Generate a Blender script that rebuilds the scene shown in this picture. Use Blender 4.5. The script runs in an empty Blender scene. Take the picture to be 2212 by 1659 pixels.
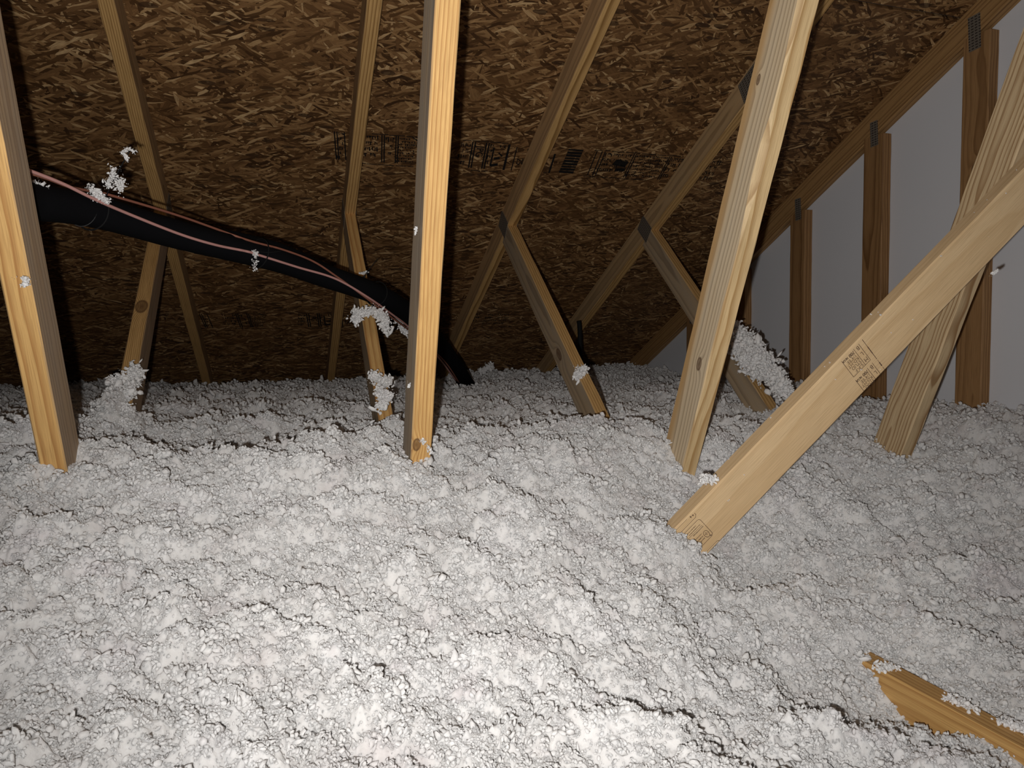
import bpy, math, random
import numpy as np
from mathutils import Vector, Matrix

random.seed(7)
RNG = np.random.default_rng(11)
SC = bpy.context.scene
COL = SC.collection

# ------------------------------------------------------------------ camera
FPX = 1549.06
PITCH, ROLL, YAW = math.radians(3.51217), math.radians(0.74301), math.radians(17.794)
cam_d = bpy.data.cameras.new('camera')
cam_d.sensor_fit = 'HORIZONTAL'
cam_d.sensor_width = 36.0
cam_d.lens = FPX * 36.0 / 2212.0
cam_d.clip_start = 0.02
cam = bpy.data.objects.new('camera', cam_d)
COL.objects.link(cam)
fwd = Vector((math.sin(YAW) * math.cos(PITCH), math.cos(YAW) * math.cos(PITCH), -math.sin(PITCH)))
rgt = Vector((math.cos(YAW), -math.sin(YAW), 0))
upv = rgt.cross(fwd)
u2 = upv * math.cos(ROLL) + rgt * math.sin(ROLL)
r2 = rgt * math.cos(ROLL) - upv * math.sin(ROLL)
m3 = Matrix((r2, u2, -fwd)).transposed()
cam.matrix_world = m3.to_4x4()
SC.camera = cam

# ------------------------------------------------------------------ light: the phone's flash, beside the lens, and a faint glow from the rest of the attic
w = bpy.data.worlds.new('attic_air')
w.use_nodes = True
w.node_tree.nodes['Background'].inputs[0].default_value = (1.0, 0.97, 0.97, 1)
w.node_tree.nodes['Background'].inputs[1].default_value = 0.020
SC.world = w
fl_d = bpy.data.lights.new('phone_flash', 'SPOT')
fl_d.energy = 74.0
fl_d.color = (1.0, 0.985, 0.965)
fl_d.spot_size = math.radians(152)
fl_d.spot_blend = 1.0
fl_d.shadow_soft_size = 0.006
fl = bpy.data.objects.new('phone_flash', fl_d)
COL.objects.link(fl)
fdir = (fwd + upv * 0.46 + rgt * 0.13).normalized()
fl.rotation_mode = 'QUATERNION'
fl.rotation_quaternion = fdir.to_track_quat('-Z', 'Y')
fl.location = rgt * -0.034 + upv * -0.028 + fwd * 0.0

SC.cycles.diffuse_bounces = 4
SC.view_settings.view_transform = 'Standard'
SC.view_settings.look = 'None'
SC.view_settings.exposure = 0.0
SC.view_settings.gamma = 1.0
SC.view_settings.use_curve_mapping = False

# ------------------------------------------------------------------ measures
SP = 0.6096
X1 = 0.24669
TX = [X1 + (i - 1) * SP for i in range(4)]
GX = 2.0581
RA, RB = 1.76041, -0.50202          # underside of the rafters: z = RA + RB*y
SEC = math.sqrt(1 + RB * RB)
DK = RA + 0.089 * SEC               # underside of the roof boards
T2, W2 = 0.038, 0.089

# ------------------------------------------------------------------ node helpers
class NT:
    def __init__(self, name):
        self.m = bpy.data.materials.new(name)
        self.m.use_nodes = True
        self.t = self.m.node_tree
        self.b = self.t.nodes['Principled BSDF']
        self.b.inputs['Specular IOR Level'].default_value = 0.25
    def n(self, typ, **kw):
        x = self.t.nodes.new(typ)
        for k, v in kw.items():
            setattr(x, k, v)
        return x
    def put(self, sock, v):
        if v is None:
            return
        if isinstance(v, bpy.types.NodeSocket):
            self.t.links.new(v, sock)
        else:
            sock.default_value = v
    def math(self, op, a, b=None, c=None, clamp=False):
        x = self.n('ShaderNodeMath', operation=op)
        x.use_clamp = clamp
        for i, v in enumerate((a, b, c)):
            self.put(x.inputs[i], v) if v is not None else None
        return x.outputs[0]
    def vmath(self, op, a, b=None):
        x = self.n('ShaderNodeVectorMath', operation=op)
        self.put(x.inputs[0], a)
        if b is not None:
            self.put(x.inputs[1], b)
        return x.outputs[1] if op in ('LENGTH', 'DOT_PRODUCT', 'DISTANCE') else x.outputs[0]
    def obj(self):
        return self.n('ShaderNodeTexCoord').outputs['Object']
    def noise(self, vec, scale=5.0, detail=2.0, rough=0.5, color=False):
        x = self.n('ShaderNodeTexNoise')
        self.put(x.inputs['Vector'], vec)
        x.inputs['Scale'].default_value = scale
        x.inputs['Detail'].default_value = detail
        x.inputs['Roughness'].default_value = rough
        return x.outputs['Color' if color else 'Fac']
    def voro(self, vec, scale=1.0, feature='F1'):
        x = self.n('ShaderNodeTexVoronoi', feature=feature)
        self.put(x.inputs['Vector'], vec)
        x.inputs['Scale'].default_value = scale
        return x
    def mix(self, f, a, b, mode='MIX'):
        x = self.n('ShaderNodeMix', data_type='RGBA', blend_type=mode)
        self.put(x.inputs['Factor'], f)
        self.put(x.inputs[6], a)
        self.put(x.inputs[7], b)
        return x.outputs[2]
    def ramp(self, f, stops, interp='LINEAR'):
        x = self.n('ShaderNodeValToRGB')
        x.color_ramp.interpolation = interp
        e = x.color_ramp.elements
        while len(e) < len(stops):
            e.new(0.5)
        for i, (p, c) in enumerate(stops):
            e[i].position = p
            e[i].color = c if len(c) == 4 else (*c, 1)
        self.put(x.inputs[0], f)
        return x.outputs[0]
    def sep(self, v):
        x = self.n('ShaderNodeSeparateXYZ')
        self.put(x.inputs[0], v)
        return x.outputs
    def comb(self, a, b, c):
        x = self.n('ShaderNodeCombineXYZ')
        for i, v in enumerate((a, b, c)):
            self.put(x.inputs[i], v)
        return x.outputs[0]
    def bump(self, h, dist=0.001, strength=1.0):
        x = self.n('ShaderNodeBump')
        x.inputs['Distance'].default_value = dist
        x.inputs['Strength'].default_value = strength
        self.put(x.inputs['Height'], h)
        self.t.links.new(x.outputs[0], self.b.inputs['Normal'])
    def done(self, color, rough=0.7):
        self.put(self.b.inputs['Base Color'], color)
        self.put(self.b.inputs['Roughness'], rough)
        return self.m

def c4(c):
    return (*c, 1.0)

_wood_n = 0
def wood(name, early, late, pith=(0.03, -0.06), spacing=0.0062, knots=(), seed=0.0, contrast=1.0, warp=0.004, side=None, lowf=0.9, heart=None):
    """sawn softwood: rings round a pith line that runs along the board's own x axis; y is across the wide face, z through the thickness.
    side: colour tone of the weathered wide faces"""
    t = NT(name)
    p = t.obj()
    p = t.vmath('ADD', p, (seed * 3.1, 0, 0))
    x, y, z = t.sep(p)
    lo = t.noise(t.comb(t.math('MULTIPLY', x, lowf), seed, 0.0), 1.0, 2.0, 0.5, True)
    lx, ly, lz = t.sep(lo)
    wv = t.noise(t.vmath('MULTIPLY', p, (5.0, 22.0, 22.0)), 1.0, 2.0)
    yy = t.math('ADD', t.math('SUBTRACT', y, pith[0]), t.math('MULTIPLY', t.math('SUBTRACT', lx, 0.5), 0.05))
    zz = t.math('ADD', t.math('SUBTRACT', z, pith[1]), t.math('MULTIPLY', t.math('SUBTRACT', ly, 0.5), 0.03))
    r = t.math('SQRT', t.math('ADD', t.math('MULTIPLY', yy, yy), t.math('MULTIPLY', zz, zz)))
    r = t.math('ADD', r, t.math('MULTIPLY', t.math('SUBTRACT', wv, 0.5), warp))
    kdark = None
    for (kx, ky, kz, kr) in knots:
        dx = t.math('MULTIPLY', t.math('SUBTRACT', x, kx + seed * 3.1), 0.55)
        dv = t.comb(dx, t.math('SUBTRACT', y, ky), t.math('SUBTRACT', z, kz))
        d = t.math('DIVIDE', t.vmath('LENGTH', dv), kr)
        g = t.math('POWER', 2.718, t.math('MULTIPLY', t.math('MULTIPLY', d, d), -0.45))
        r = t.math('ADD', r, t.math('MULTIPLY', g, kr * 1.1))
        k = t.ramp(t.math('ADD', d, t.math('MULTIPLY', t.math('SUBTRACT', wv, 0.5), 0.5)),
                   [(0.0, (0.95,) * 3), (0.5, (0.7,) * 3), (0.8, (1.0,) * 3), (1.0, (0.0,) * 3)])
        kdark = k if kdark is None else t.math('MAXIMUM', kdark, k)
    f = t.math('FRACT', t.math('DIVIDE', r, spacing))
    ring = t.ramp(f, [(0.0, (0.0,) * 3), (0.45, (0.12,) * 3), (0.8, (0.85,) * 3), (0.9, (1.0,) * 3), (0.97, (0.05,) * 3)])
    nv = t.noise(t.comb(t.math('MULTIPLY', r, 90.0), seed, 0.0), 1.0, 0.0)
    ring = t.math('MULTIPLY', ring, t.math('MULTIPLY_ADD', nv, 1.1, 0.25))
    ring = t.math('MULTIPLY', ring, contrast, clamp=True)
    col = t.mix(ring, c4(early), c4(late))
    fib = t.noise(t.vmath('MULTIPLY', p, (14.0, 900.0, 900.0)), 1.0, 2.0, 0.6)
    col = t.mix(t.math('MULTIPLY', t.math('SUBTRACT', 0.58, fib, clamp=True), 1.6, clamp=True), col, c4(tuple(v * 0.62 for v in late)))
    tone = t.noise(t.vmath('MULTIPLY', p, (3.0, 12.0, 12.0)), 1.0, 3.0, 0.6)
    col = t.mix(t.math('MULTIPLY', t.math('SUBTRACT', tone, 0.5, clamp=True), 1.4, clamp=True), col, c4(tuple(v * 0.8 for v in early)))
    if side is not None:
        nz = t.sep(t.n('ShaderNodeTexCoord').outputs['Normal'])[2]
        sf = t.math('MULTIPLY', t.math('POWER', t.math('ABSOLUTE', nz), 4.0), 0.75)
        blotch = t.noise(t.vmath('MULTIPLY', p, (6.0, 40.0, 40.0)), 1.0, 3.0, 0.6)
        sf = t.math('MULTIPLY', sf, t.math('MULTIPLY_ADD', blotch, 0.8, 0.6), clamp=True)
        sc_ = t.mix(ring, c4(side), c4(tuple(v * 0.66 for v in side)))
        col = t.mix(sf, col, sc_)
    if heart is not None:      # browner band along the back edge of the wide face
        hf = t.ramp(t.math('ADD', y, t.math('MULTIPLY', t.math('SUBTRACT', lz, 0.5), 0.03)), [(heart - .012, (0,) * 3), (heart + .006, (.8,) * 3)])
        col = t.mix(hf, col, (.47, .27, .10, 1))
    if kdark is not None:
        col = t.mix(t.math('MULTIPLY', kdark, 0.85), col, (0.09, 0.04, 0.018, 1))
    t.bump(t.math('ADD', t.math('MULTIPLY', ring, 0.5), t.math('MULTIPLY', fib, 0.6)), 0.0006, 0.5)
    return t.done(col, 0.62)

YEL = (0.68, 0.415, 0.155)
YLT = (0.40, 0.185, 0.055)
PAL = (0.68, 0.49, 0.26)
PLT = (0.42, 0.25, 0.10)
TAN = (0.60, 0.41, 0.22)
TLT = (0.34, 0.185, 0.075)
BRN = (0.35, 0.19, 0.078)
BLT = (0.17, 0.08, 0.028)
RAF = (0.61, 0.37, 0.145)
RLT = (0.27, 0.14, 0.042)

def mat_osb():
    t = NT('strand_board')
    p0 = t.obj()
    x, y, z = t.sep(p0)
    warp = t.noise(p0, 9.0, 2.0, 0.5, True)
    wx, wy, wz = t.sep(warp)
    px = t.math('MULTIPLY', t.math('ADD', x, t.math('MULTIPLY', wx, 0.02)), 1.5)
    py = t.math('MULTIPLY', t.math('ADD', y, t.math('MULTIPLY', wy, 0.02)), 1.5)
    height = None
    col = None
    layers = [(6, .11, .020, 1.0), (-16, .12, .024, .55), (26, .10, .017, .5), (-38, .09, .020, .42),
              (3, .13, .014, .25), (56, .085, .018, .25), (-62, .08, .016, .20), (14, .09, .011, .25), (85, .07, .013, .10), (-9, .10, .009, .2), (34, .08, .013, .24), (-28, .07, .012, .24)]
    for i, (ang, ln, wd, frac) in enumerate(layers):
        a = math.radians(ang)
        u = t.math('ADD', t.math('MULTIPLY', px, math.cos(a) / ln), t.math('MULTIPLY', py, math.sin(a) / ln))
        v = t.math('ADD', t.math('MULTIPLY', px, -math.sin(a) / wd), t.math('MULTIPLY', py, math.cos(a) / wd))
        vec = t.comb(t.math('ADD', u, i * 7.3), t.math('ADD', v, i * 3.7), float(i) * 5.1)
        vo = t.voro(vec, 1.0)
        vo.voronoi_dimensions = '2D'
        cr, cg, cb = t.sep(vo.outputs['Color'])
        c = t.ramp(cr, [(0.0, (.04, .017, .007)), (0.14, (.085, .039, .014)), (0.42, (.175, .087, .034)), (0.68, (.30, .158, .064)), (0.88, (.47, .275, .118)), (1.0, (.72, .48, .24))])
        gr = t.noise(t.comb(t.math('MULTIPLY', u, 2.0), t.math('MULTIPLY', v, 5.5), cg), 1.0, 3.0, 0.65)
        c = t.mix(t.math('MULTIPLY', t.math('SUBTRACT', 0.62, gr, clamp=True), 2.2, clamp=True), c, (.085, .042, .016, 1))
        h = t.math('MULTIPLY_ADD', t.math('SUBTRACT', 1.0, vo.outputs['Distance']), 0.25, cb)
        if col is None:
            col, height = c, h
        else:
            msk = t.math('GREATER_THAN', frac, cg)
            col = t.mix(msk, col, c)
            hm = t.n('ShaderNodeMix', data_type='FLOAT')
            t.put(hm.inputs[0], msk); t.put(hm.inputs[2], height); t.put(hm.inputs[3], h)
            height = hm.outputs[0]
    # dark flecks where a strand has torn out
    fv = t.voro(t.comb(t.math('MULTIPLY', px, 12.0), t.math('MULTIPLY', py, 34.0), 0.0), 1.0)
    fv.voronoi_dimensions = '2D'
    fr, fg, fb = t.sep(fv.outputs['Color'])
    fleck = t.math('MULTIPLY', t.math('GREATER_THAN', fr, 0.93), t.math('LESS_THAN', fv.outputs['Distance'], 0.42))
    col = t.mix(t.math('MULTIPLY', fleck, 0.8), col, (.04, .02, .01, 1))
    big = t.noise(p0, 3.2, 3.0, 0.6)
    col = t.mix(t.math('MULTIPLY', t.math('SUBTRACT', big, 0.45, clamp=True), 1.6, clamp=True), col, (.17, .08, .026, 1))
    t.bump(height, 0.0016, 0.9)
    return t.done(col, 0.55)

def mat_fluff(name='loose_fill', gain=1.0):
    t = NT(name)
    p = t.obj()
    a = t.noise(p, 7.0, 3.0, 0.6)
    b = t.noise(p, 60.0, 3.0, 0.6)
    c = t.ramp(a, [(0.3, (.62, .585, .57)), (0.45, (.66, .64, .62)), (0.6, (.69, .67, .655)), (0.72, (.63, .59, .585))])
    c = t.mix(t.math('MULTIPLY', t.math('SUBTRACT', 0.45, b, clamp=True), 1.6, clamp=True), c, (.42, .39, .38, 1))
    b2 = t.noise(p, 190.0, 2.0, 0.6)
    c = t.mix(t.math('MULTIPLY', t.math('SUBTRACT', b2, 0.58, clamp=True), 2.0, clamp=True), c, (.74, .73, .72, 1))
    dp = t.vmath('ADD', p, t.vmath('MULTIPLY', t.vmath('SUBTRACT', t.noise(p, 240.0, 2.0, 0.6, True), (.5, .5, .5)), (.004, .004, .004)))
    v1 = t.voro(dp, 330.0, 'F1').outputs['Distance']
    v2 = t.voro(dp, 150.0, 'F1').outputs['Distance']
    hh = t.math('ADD', t.math('MULTIPLY', t.math('SUBTRACT', 1.0, v1), 0.45), t.math('SUBTRACT', 1.0, v2))
    hh = t.math('ADD', hh, t.math('MULTIPLY', t.noise(p, 800.0, 2.0, 0.7), 0.35))
    t.bump(hh, 0.0014, 0.6)
    t.b.inputs['Specular IOR Level'].default_value = 0.05
    t.b.inputs['Diffuse Roughness'].default_value = 0.7
    t.b.inputs['Subsurface Weight'].default_value = 0.6
    t.b.inputs['Subsurface Radius'].default_value = (1.0, 0.96, 0.93)
    t.b.inputs['Subsurface Scale'].default_value = 0.008
    if gain != 1.0:
        c = t.mix(1.0, c, (gain, gain, gain, 1), 'MULTIPLY')
    return t.done(c, 0.95)

def plain(name, col, rough=0.6, metal=0.0, noise_amt=0.15, sc=40.0, spec=0.25):
    t = NT(name)
    n_ = t.noise(t.obj(), sc, 3.0, 0.6)
    c = t.mix(t.math('MULTIPLY', n_, noise_amt * 2, clamp=True), c4(col), c4(tuple(v * 0.6 for v in col)))
    t.b.inputs['Metallic'].default_value = metal
    t.b.inputs['Specular IOR Level'].default_value = spec
    return t.done(c, rough)

M_FLUFF = mat_fluff()
M_TUFT = mat_fluff('caught_tuft', 1.25)
M_OSB = mat_osb()
M_WALL = plain('gable_panel', (0.71, 0.71, 0.735), 0.8, 0, 0.06, 2.5)
M_RUBBER = plain('black_foam', (0.006, 0.006, 0.007), 0.8, 0, 0.2, 60, 0.05)
M_PINK = plain('pink_jacket', (0.52, 0.27, 0.24), 0.5, 0, 0.1, 30)
M_RUST = plain('red_brown_jacket', (0.26, 0.10, 0.065), 0.5, 0, 0.2, 30)
M_TIE = plain('black_nylon', (0.010, 0.010, 0.010), 0.7, 0, 0.1, 30, 0.1)
M_INK = plain('black_ink', (0.02, 0.014, 0.012), 0.8, 0, 0.1, 60)
M_BACKING = plain('gap_backing', (0.03, 0.03, 0.03), 0.9)
M_CEIL = plain('ceiling_board', (0.5, 0.5, 0.48), 0.9)

def mat_inkworn(name, col, amount):
    """ink rolled on rough wood: the grain shows through it"""
    t = NT(name)
    n_ = t.noise(t.obj(), 260.0, 3.0, 0.7)
    n2 = t.noise(t.obj(), 45.0, 2.0, 0.6)
    v = t.math('ADD', t.math('MULTIPLY', n_, 0.6), t.math('MULTIPLY', n2, 0.4))
    a = t.ramp(v, [(0.40, (1,) * 3), (0.62, (amount,) * 3)])
    t.put(t.b.inputs['Alpha'], a)
    return t.done(c4(col), 0.8)
M_STAMP = mat_inkworn('stamp_ink', (0.085, 0.048, 0.034), 0.55)
M_PRINT = mat_inkworn('board_print_ink', (0.008, 0.007, 0.007), 0.8)

def mat_plate():
    t = NT('galvanised_plate')
    x, y, z = t.sep(t.obj())
    fx = t.math('ABSOLUTE', t.math('SUBTRACT', t.math('FRACT', t.math('DIVIDE', x, 0.0125)), 0.5))
    fy = t.math('ABSOLUTE', t.math('SUBTRACT', t.math('FRACT', t.math('DIVIDE', y, 0.0085)), 0.5))
    slot = t.math('MULTIPLY', t.math('LESS_THAN', fx, 0.33), t.math('LESS_THAN', fy, 0.2))
    n_ = t.noise(t.obj(), 50.0, 3.0, 0.6)
    c = t.mix(n_, (.15, .125, .10, 1), (.25, .22, .18, 1))
    c = t.mix(slot, c, (.04, .03, .025, 1))
    t.b.inputs['Metallic'].default_value = 0.35
    return t.done(c, 0.6)
M_PLATE = mat_plate()

# ------------------------------------------------------------------ mesh helpers
def mesh_np(name, V, F, mat, smooth=False, parent=None):
    """V (n,3) floats, F (m,k) ints, all faces of one size"""
    V = np.ascontiguousarray(V, dtype=np.float32)
    F = np.ascontiguousarray(F, dtype=np.int32)
    me = bpy.data.meshes.new(name)
    me.vertices.add(len(V)); me.vertices.foreach_set('co', V.ravel())
    m, k = F.shape
    me.loops.add(m * k); me.loops.foreach_set('vertex_index', F.ravel())
    me.polygons.add(m)
    me.polygons.foreach_set('loop_start', np.arange(0, m * k, k, dtype=np.int32))
    if smooth:
        me.polygons.foreach_set('use_smooth', np.ones(m, dtype=bool))
    me.materials.append(mat)
    me.update(calc_edges=True)
    me.validate()
    o = bpy.data.objects.new(name, me)
    COL.objects.link(o)
    if parent is not None:
        o.parent = parent
    return o

def mesh_py(name, V, F, mat, parent=None, smooth=False):
    me = bpy.data.meshes.new(name)
    me.from_pydata([tuple(v) for v in V], [], F)
    me.materials.append(mat)
    if smooth:
        for p in me.polygons:
            p.use_smooth = True
    me.update()
    o = bpy.data.objects.new(name, me)
    COL.objects.link(o)
    if parent is not None:
        o.parent = parent
    return o

def tag(o, label=None, cat=None, group=None, kind=None):
    if label: o['label'] = label
    if cat: o['category'] = cat
    if group: o['group'] = group
    if kind: o['kind'] = kind
    return o

def empty(name, loc):
    o = bpy.data.objects.new(name, None)
    o.empty_display_size = 0.05
    COL.objects.link(o)
    o.location = loc
    return o

def frame(p0, p1, across):
    """x along the board, y across its wide face, z through its thickness"""
    ex = (Vector(p1) - Vector(p0)).normalized()
    ey = Vector(across); ey = (ey - ex * ey.dot(ex)).normalized()
    ez = ex.cross(ey)
    m = Matrix((ex, ey, ez)).transposed().to_4x4()
    m.translation = Vector(p0)
    return m, (Vector(p1) - Vector(p0)).length

def board_mesh(L, wd, th, ch=0.0022, seg=0.06, wob=0.0006, wane=None):
    """chamfered board from x=0..L, y=0..wd, z=-th/2..th/2"""
    n = max(2, int(L / seg))
    V, F = [], []
    rs = np.random.default_rng(int(L * 9173) % 99991)
    offs = rs.normal(0, wob, (n + 1, 8))
    for i in range(n + 1):
        x = L * i / n
        c = [ch] * 4
        if wane:
            for (x0, x1, corner, depth) in wane:
                if x0 < x < x1:
                    c[corner] = ch + depth * math.sin(math.pi * (x - x0) / (x1 - x0)) ** 0.7
        h = th / 2
        prof = [(c[0], -h), (wd - c[1], -h), (wd, -h + c[1]), (wd, h - c[2]), (wd - c[2], h), (c[3], h), (0, h - c[3]), (0, -h + c[0])]
        for j, (y, z) in enumerate(prof):
            V.append((x, y + offs[i, j] * 0.6, z + offs[i, j] * 0.4))
    for i in range(n):
        for j in range(8):
            a = i * 8 + j; b = i * 8 + (j + 1) % 8
            F.append((a, b, b + 8, a + 8))
    F.append(tuple(range(7, -1, -1)))
    F.append(tuple(n * 8 + k for k in range(8)))
    # outward faces
    F2 = [tuple(reversed(f)) for f in F]
    return V, F2

def board(name, p0, p1, across, mat, wd=W2, th=T2, parent=None, wane=None):
    m, L = frame(p0, p1, across)
    V, F = board_mesh(L, wd, th, wane=wane)
    o = mesh_py(name, V, F, mat)
    me = o.data
    import bmesh
    bm = bmesh.new(); bm.from_mesh(me); bmesh.ops.recalc_face_normals(bm, faces=bm.faces); bm.to_mesh(me); bm.free()
    if parent is not None:
        o.parent = parent
        m = Matrix.Translation(-parent.location) @ m
    o.matrix_local = m
    return o

def box_mesh(x0, x1, y0, y1, z0, z1):
    V = [(x, y, z) for x in (x0, x1) for y in (y0, y1) for z in (z0, z1)]
    F = [(0, 1, 3, 2), (4, 6, 7, 5), (0, 4, 5, 1), (2, 3, 7, 6), (0, 2, 6, 4), (1, 5, 7, 3)]
    return V, F

def catmull(P, n=14):
    P = [Vector(p) for p in P]
    Q = [P[0] * 2 - P[1]] + P + [P[-1] * 2 - P[-2]]
    out = []
    for i in range(1, len(Q) - 2):
        a, b, c, d = Q[i - 1:i + 3]
        for k in range(n):
            t = k / n
            out.append(0.5 * ((2 * b) + (c - a) * t + (2 * a - 5 * b + 4 * c - d) * t * t + (3 * b - a - 3 * c + d) * t ** 3))
    out.append(Q[-2])
    return out

def tube(name, P, rad, mat, seg=20, n=14, parent=None, wob=0.0, cap=True, radf=None):
    C = catmull(P, n) if n > 1 else [Vector(p) for p in P]
    V, F = [], []
    up = Vector((0, 0, 1))
    prev = None
    for i, c in enumerate(C):
        d = (C[min(i + 1, len(C) - 1)] - C[max(i - 1, 0)]).normalized()
        if prev is None:
            a = d.cross(up).normalized()
        else:
            a = (prev - d * prev.dot(d)).normalized()
        prev = a
        b = d.cross(a)
        rr = rad * (radf(i / (len(C) - 1)) if radf else 1.0)
        rr *= 1 + (random.random() - .5) * wob
        for k in range(seg):
            t = 2 * math.pi * k / seg
            V.append(c + (a * math.cos(t) + b * math.sin(t)) * rr)
    for i in range(len(C) - 1):
        for k in range(seg):
            p = i * seg + k; q = i * seg + (k + 1) % seg
            F.append((p, q, q + seg, p + seg))
    if cap:
        for (ci, base, s) in ((0, 0, 1), (len(C) - 1, (len(C) - 1) * seg, -1)):
            V.append(C[ci]); k0 = len(V) - 1
            for k in range(seg):
                f = (base + k, k0, base + (k + 1) % seg)
                F.append(f if s > 0 else f[::-1])
    org = C[0].copy()
    o = mesh_py(name, [v - org for v in V], F, mat, smooth=True)
    if parent is not None:
        o.parent = parent
        o.location = org - parent.location
    else:
        o.location = org
    return o

# ------------------------------------------------------------------ lumber
def near_front(a, b):
    return lambda z: a + b * z

trusses = []
# (near web a,b) (rafter a,b) (far web a,b); y = a + b*z, rafters z = a + b*y
FIT = [((1.2565, -.4441), (RA, RB), (2.0773, 1.2296)),
       ((1.2536, -.4159), (RA, RB), (2.0529, 1.2325)),
       ((1.2576, -.4317), (RA, RB), (2.0981, 1.2343)),
       ((1.2566, -.4097), (RA, RB), (2.1350, 1.1300))]
LAB = ['roof truss with the leftmost yellow post, its second post rising from a white heap',
       'roof truss with the upright yellow post in the middle, grey along its left side',
       'roof truss with the pale leaning post left of the stamped board',
       'roof truss partly behind the stamped board, nearest to the white gable panels']
WOODS = [
    (wood('pine_left_post', YEL, YLT, (0.045, -0.035), 0.0098, [], 1.3, 1.0, side=(.42, .33, .25)),
     wood('pine_left_rafter', RAF, RLT, (0.03, -0.09), 0.0056, [], 2.1, 1.2, side=(.38, .25, .14)),
     wood('pine_left_far_web', RAF, RLT, (0.03, -0.10), 0.0042, [(0.96, 0.0, 0.0, 0.017)], 3.2, side=(.34, .26, .20))),
    (wood('pine_middle_post', YEL, YLT, (0.01, -0.06), 0.0068, [(0.331, 0.0, 0.009, 0.0085)], 4.7, 0.95, side=(.36, .32, .27)),
     wood('pine_middle_rafter', RAF, RLT, (0.02, -0.08), 0.0085, [], 5.9, 1.3, side=(.38, .25, .14)),
     wood('pine_middle_far_web', YEL, YLT, (0.04, -0.05), 0.0115, [], 6.4, side=(.30, .25, .19))),
    (wood('pine_leaning_post', PAL, PLT, (0.088, -0.028), 0.0078, [(0.47, 0.033, 0.019, 0.0095), (1.023, 0.064, 0.019, 0.0055)], 7.6, 1.5, side=(.62, .50, .35), heart=.068),
     wood('pine_leaning_rafter', RAF, RLT, (0.06, 0.03), 0.012, [], 8.3, 1.2, side=(.47, .29, .15)),
     wood('pine_leaning_far_web', RAF, RLT, (0.02, -0.07), 0.008, [(0.78, 0.05, 0.019, 0.016)], 9.1, side=(.36, .29, .21))),
    (wood('pine_last_post', (0.62, 0.46, 0.27), (0.30, .17, .075), (0.05, 0.008), 0.0085, [(0.62, 0.080, 0.019, 0.010)], 10.7, 1.3, warp=0.007, lowf=2.6),
     wood('pine_last_rafter', RAF, RLT, (0.04, 0.04), 0.010, [], 11.2, 1.1, side=(.46, .31, .17)),
     wood('pine_last_far_web', RAF, RLT, (0.03, -0.05), 0.010, [], 12.9, side=(.40, .32, .23)))]

ZB = -0.50     # top of the bottom chords
def plate(parent, x, y, z, w_, h_, rot, sgn=1):
    """toothed metal plate lying on a truss face (normal +-x)"""
    V, F = box_mesh(-w_ / 2, w_ / 2, -h_ / 2, h_ / 2, -0.0006, 0.0006)
    o = mesh_py('connector_plate', V, F, M_PLATE, parent=parent)
    ca, sa = math.cos(rot), math.sin(rot)
    ex = Vector((0, ca, sa)); ey = Vector((0, -sa, ca)); ez = ex.cross(ey)
    m = Matrix((ex, ey, ez)).transposed().to_4x4()
    m.translation = Vector((x, y, z)) - parent.location
    o.matrix_local = m
    o['label'] = 'grey metal plate'
    return o

for i, X in enumerate(TX):
    (na, nb), (ra, rb), (fa, fb) = FIT[i]
    t = empty('roof_truss', (X, 1.5, ZB - 0.089))
    tag(t, LAB[i], 'truss', 'roof trusses standing in the insulation')
    wn, wr, wf = WOODS[i]
    # top chord runs the whole slope, its underside on z = ra + rb*y
    y0, y1 = -0.6, 4.55
    board('top_chord', (X, y0, ra + rb * y0), (X, y1, ra + rb * y1), (0, -rb, 1), wr, parent=t, wd=0.089)
    # near web: front edge y = na + nb*z
    zt = (ra + rb * na) / (1 - rb * nb)
    wane = None
    if i == 2:
        wane = [(0.78, 0.98, 3, 0.011), (1.05, 1.30, 3, 0.006)]
    board('web', (X, na + nb * ZB, ZB), (X, na + nb * (zt + 0.03), zt + 0.03), (0, 1, -nb * -1 * -1 if False else nb * -1), wn, parent=t, wane=wane)
    # far web: front face y = fa + fb*z
    zj = (ra + rb * fa) / (1 - rb * fb)
    board('web', (X, fa + fb * ZB, ZB), (X, fa + fb * (zj + 0.012), zj + 0.012), (0, 1, -fb), wf, parent=t)
    board('bottom_chord', (X, -0.6, ZB - 0.089), (X, 4.3, ZB - 0.089), (0, 0, 1), wr if i != 2 else wood('pine_bottom_chord', (.60, .36, .13), (.36, .17, .05), (0.05, -0.07), 0.0065, [], 13.4), parent=t)
    yj = fa + fb * zj
    for s in (-1, 1):
        plate(t, X + s * 0.0197, yj + 0.055, zj + 0.012, 0.10, 0.072, math.atan2(1, fb) if i else math.atan2(1, fb))
    if i == 3:
        for s in (-1, 1):
            plate(t, X + s * 0.0197, 1.985, ra + rb * 1.985 + 0.045, 0.11, 0.076, math.atan(rb))
    trusses.append(t)

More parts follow.
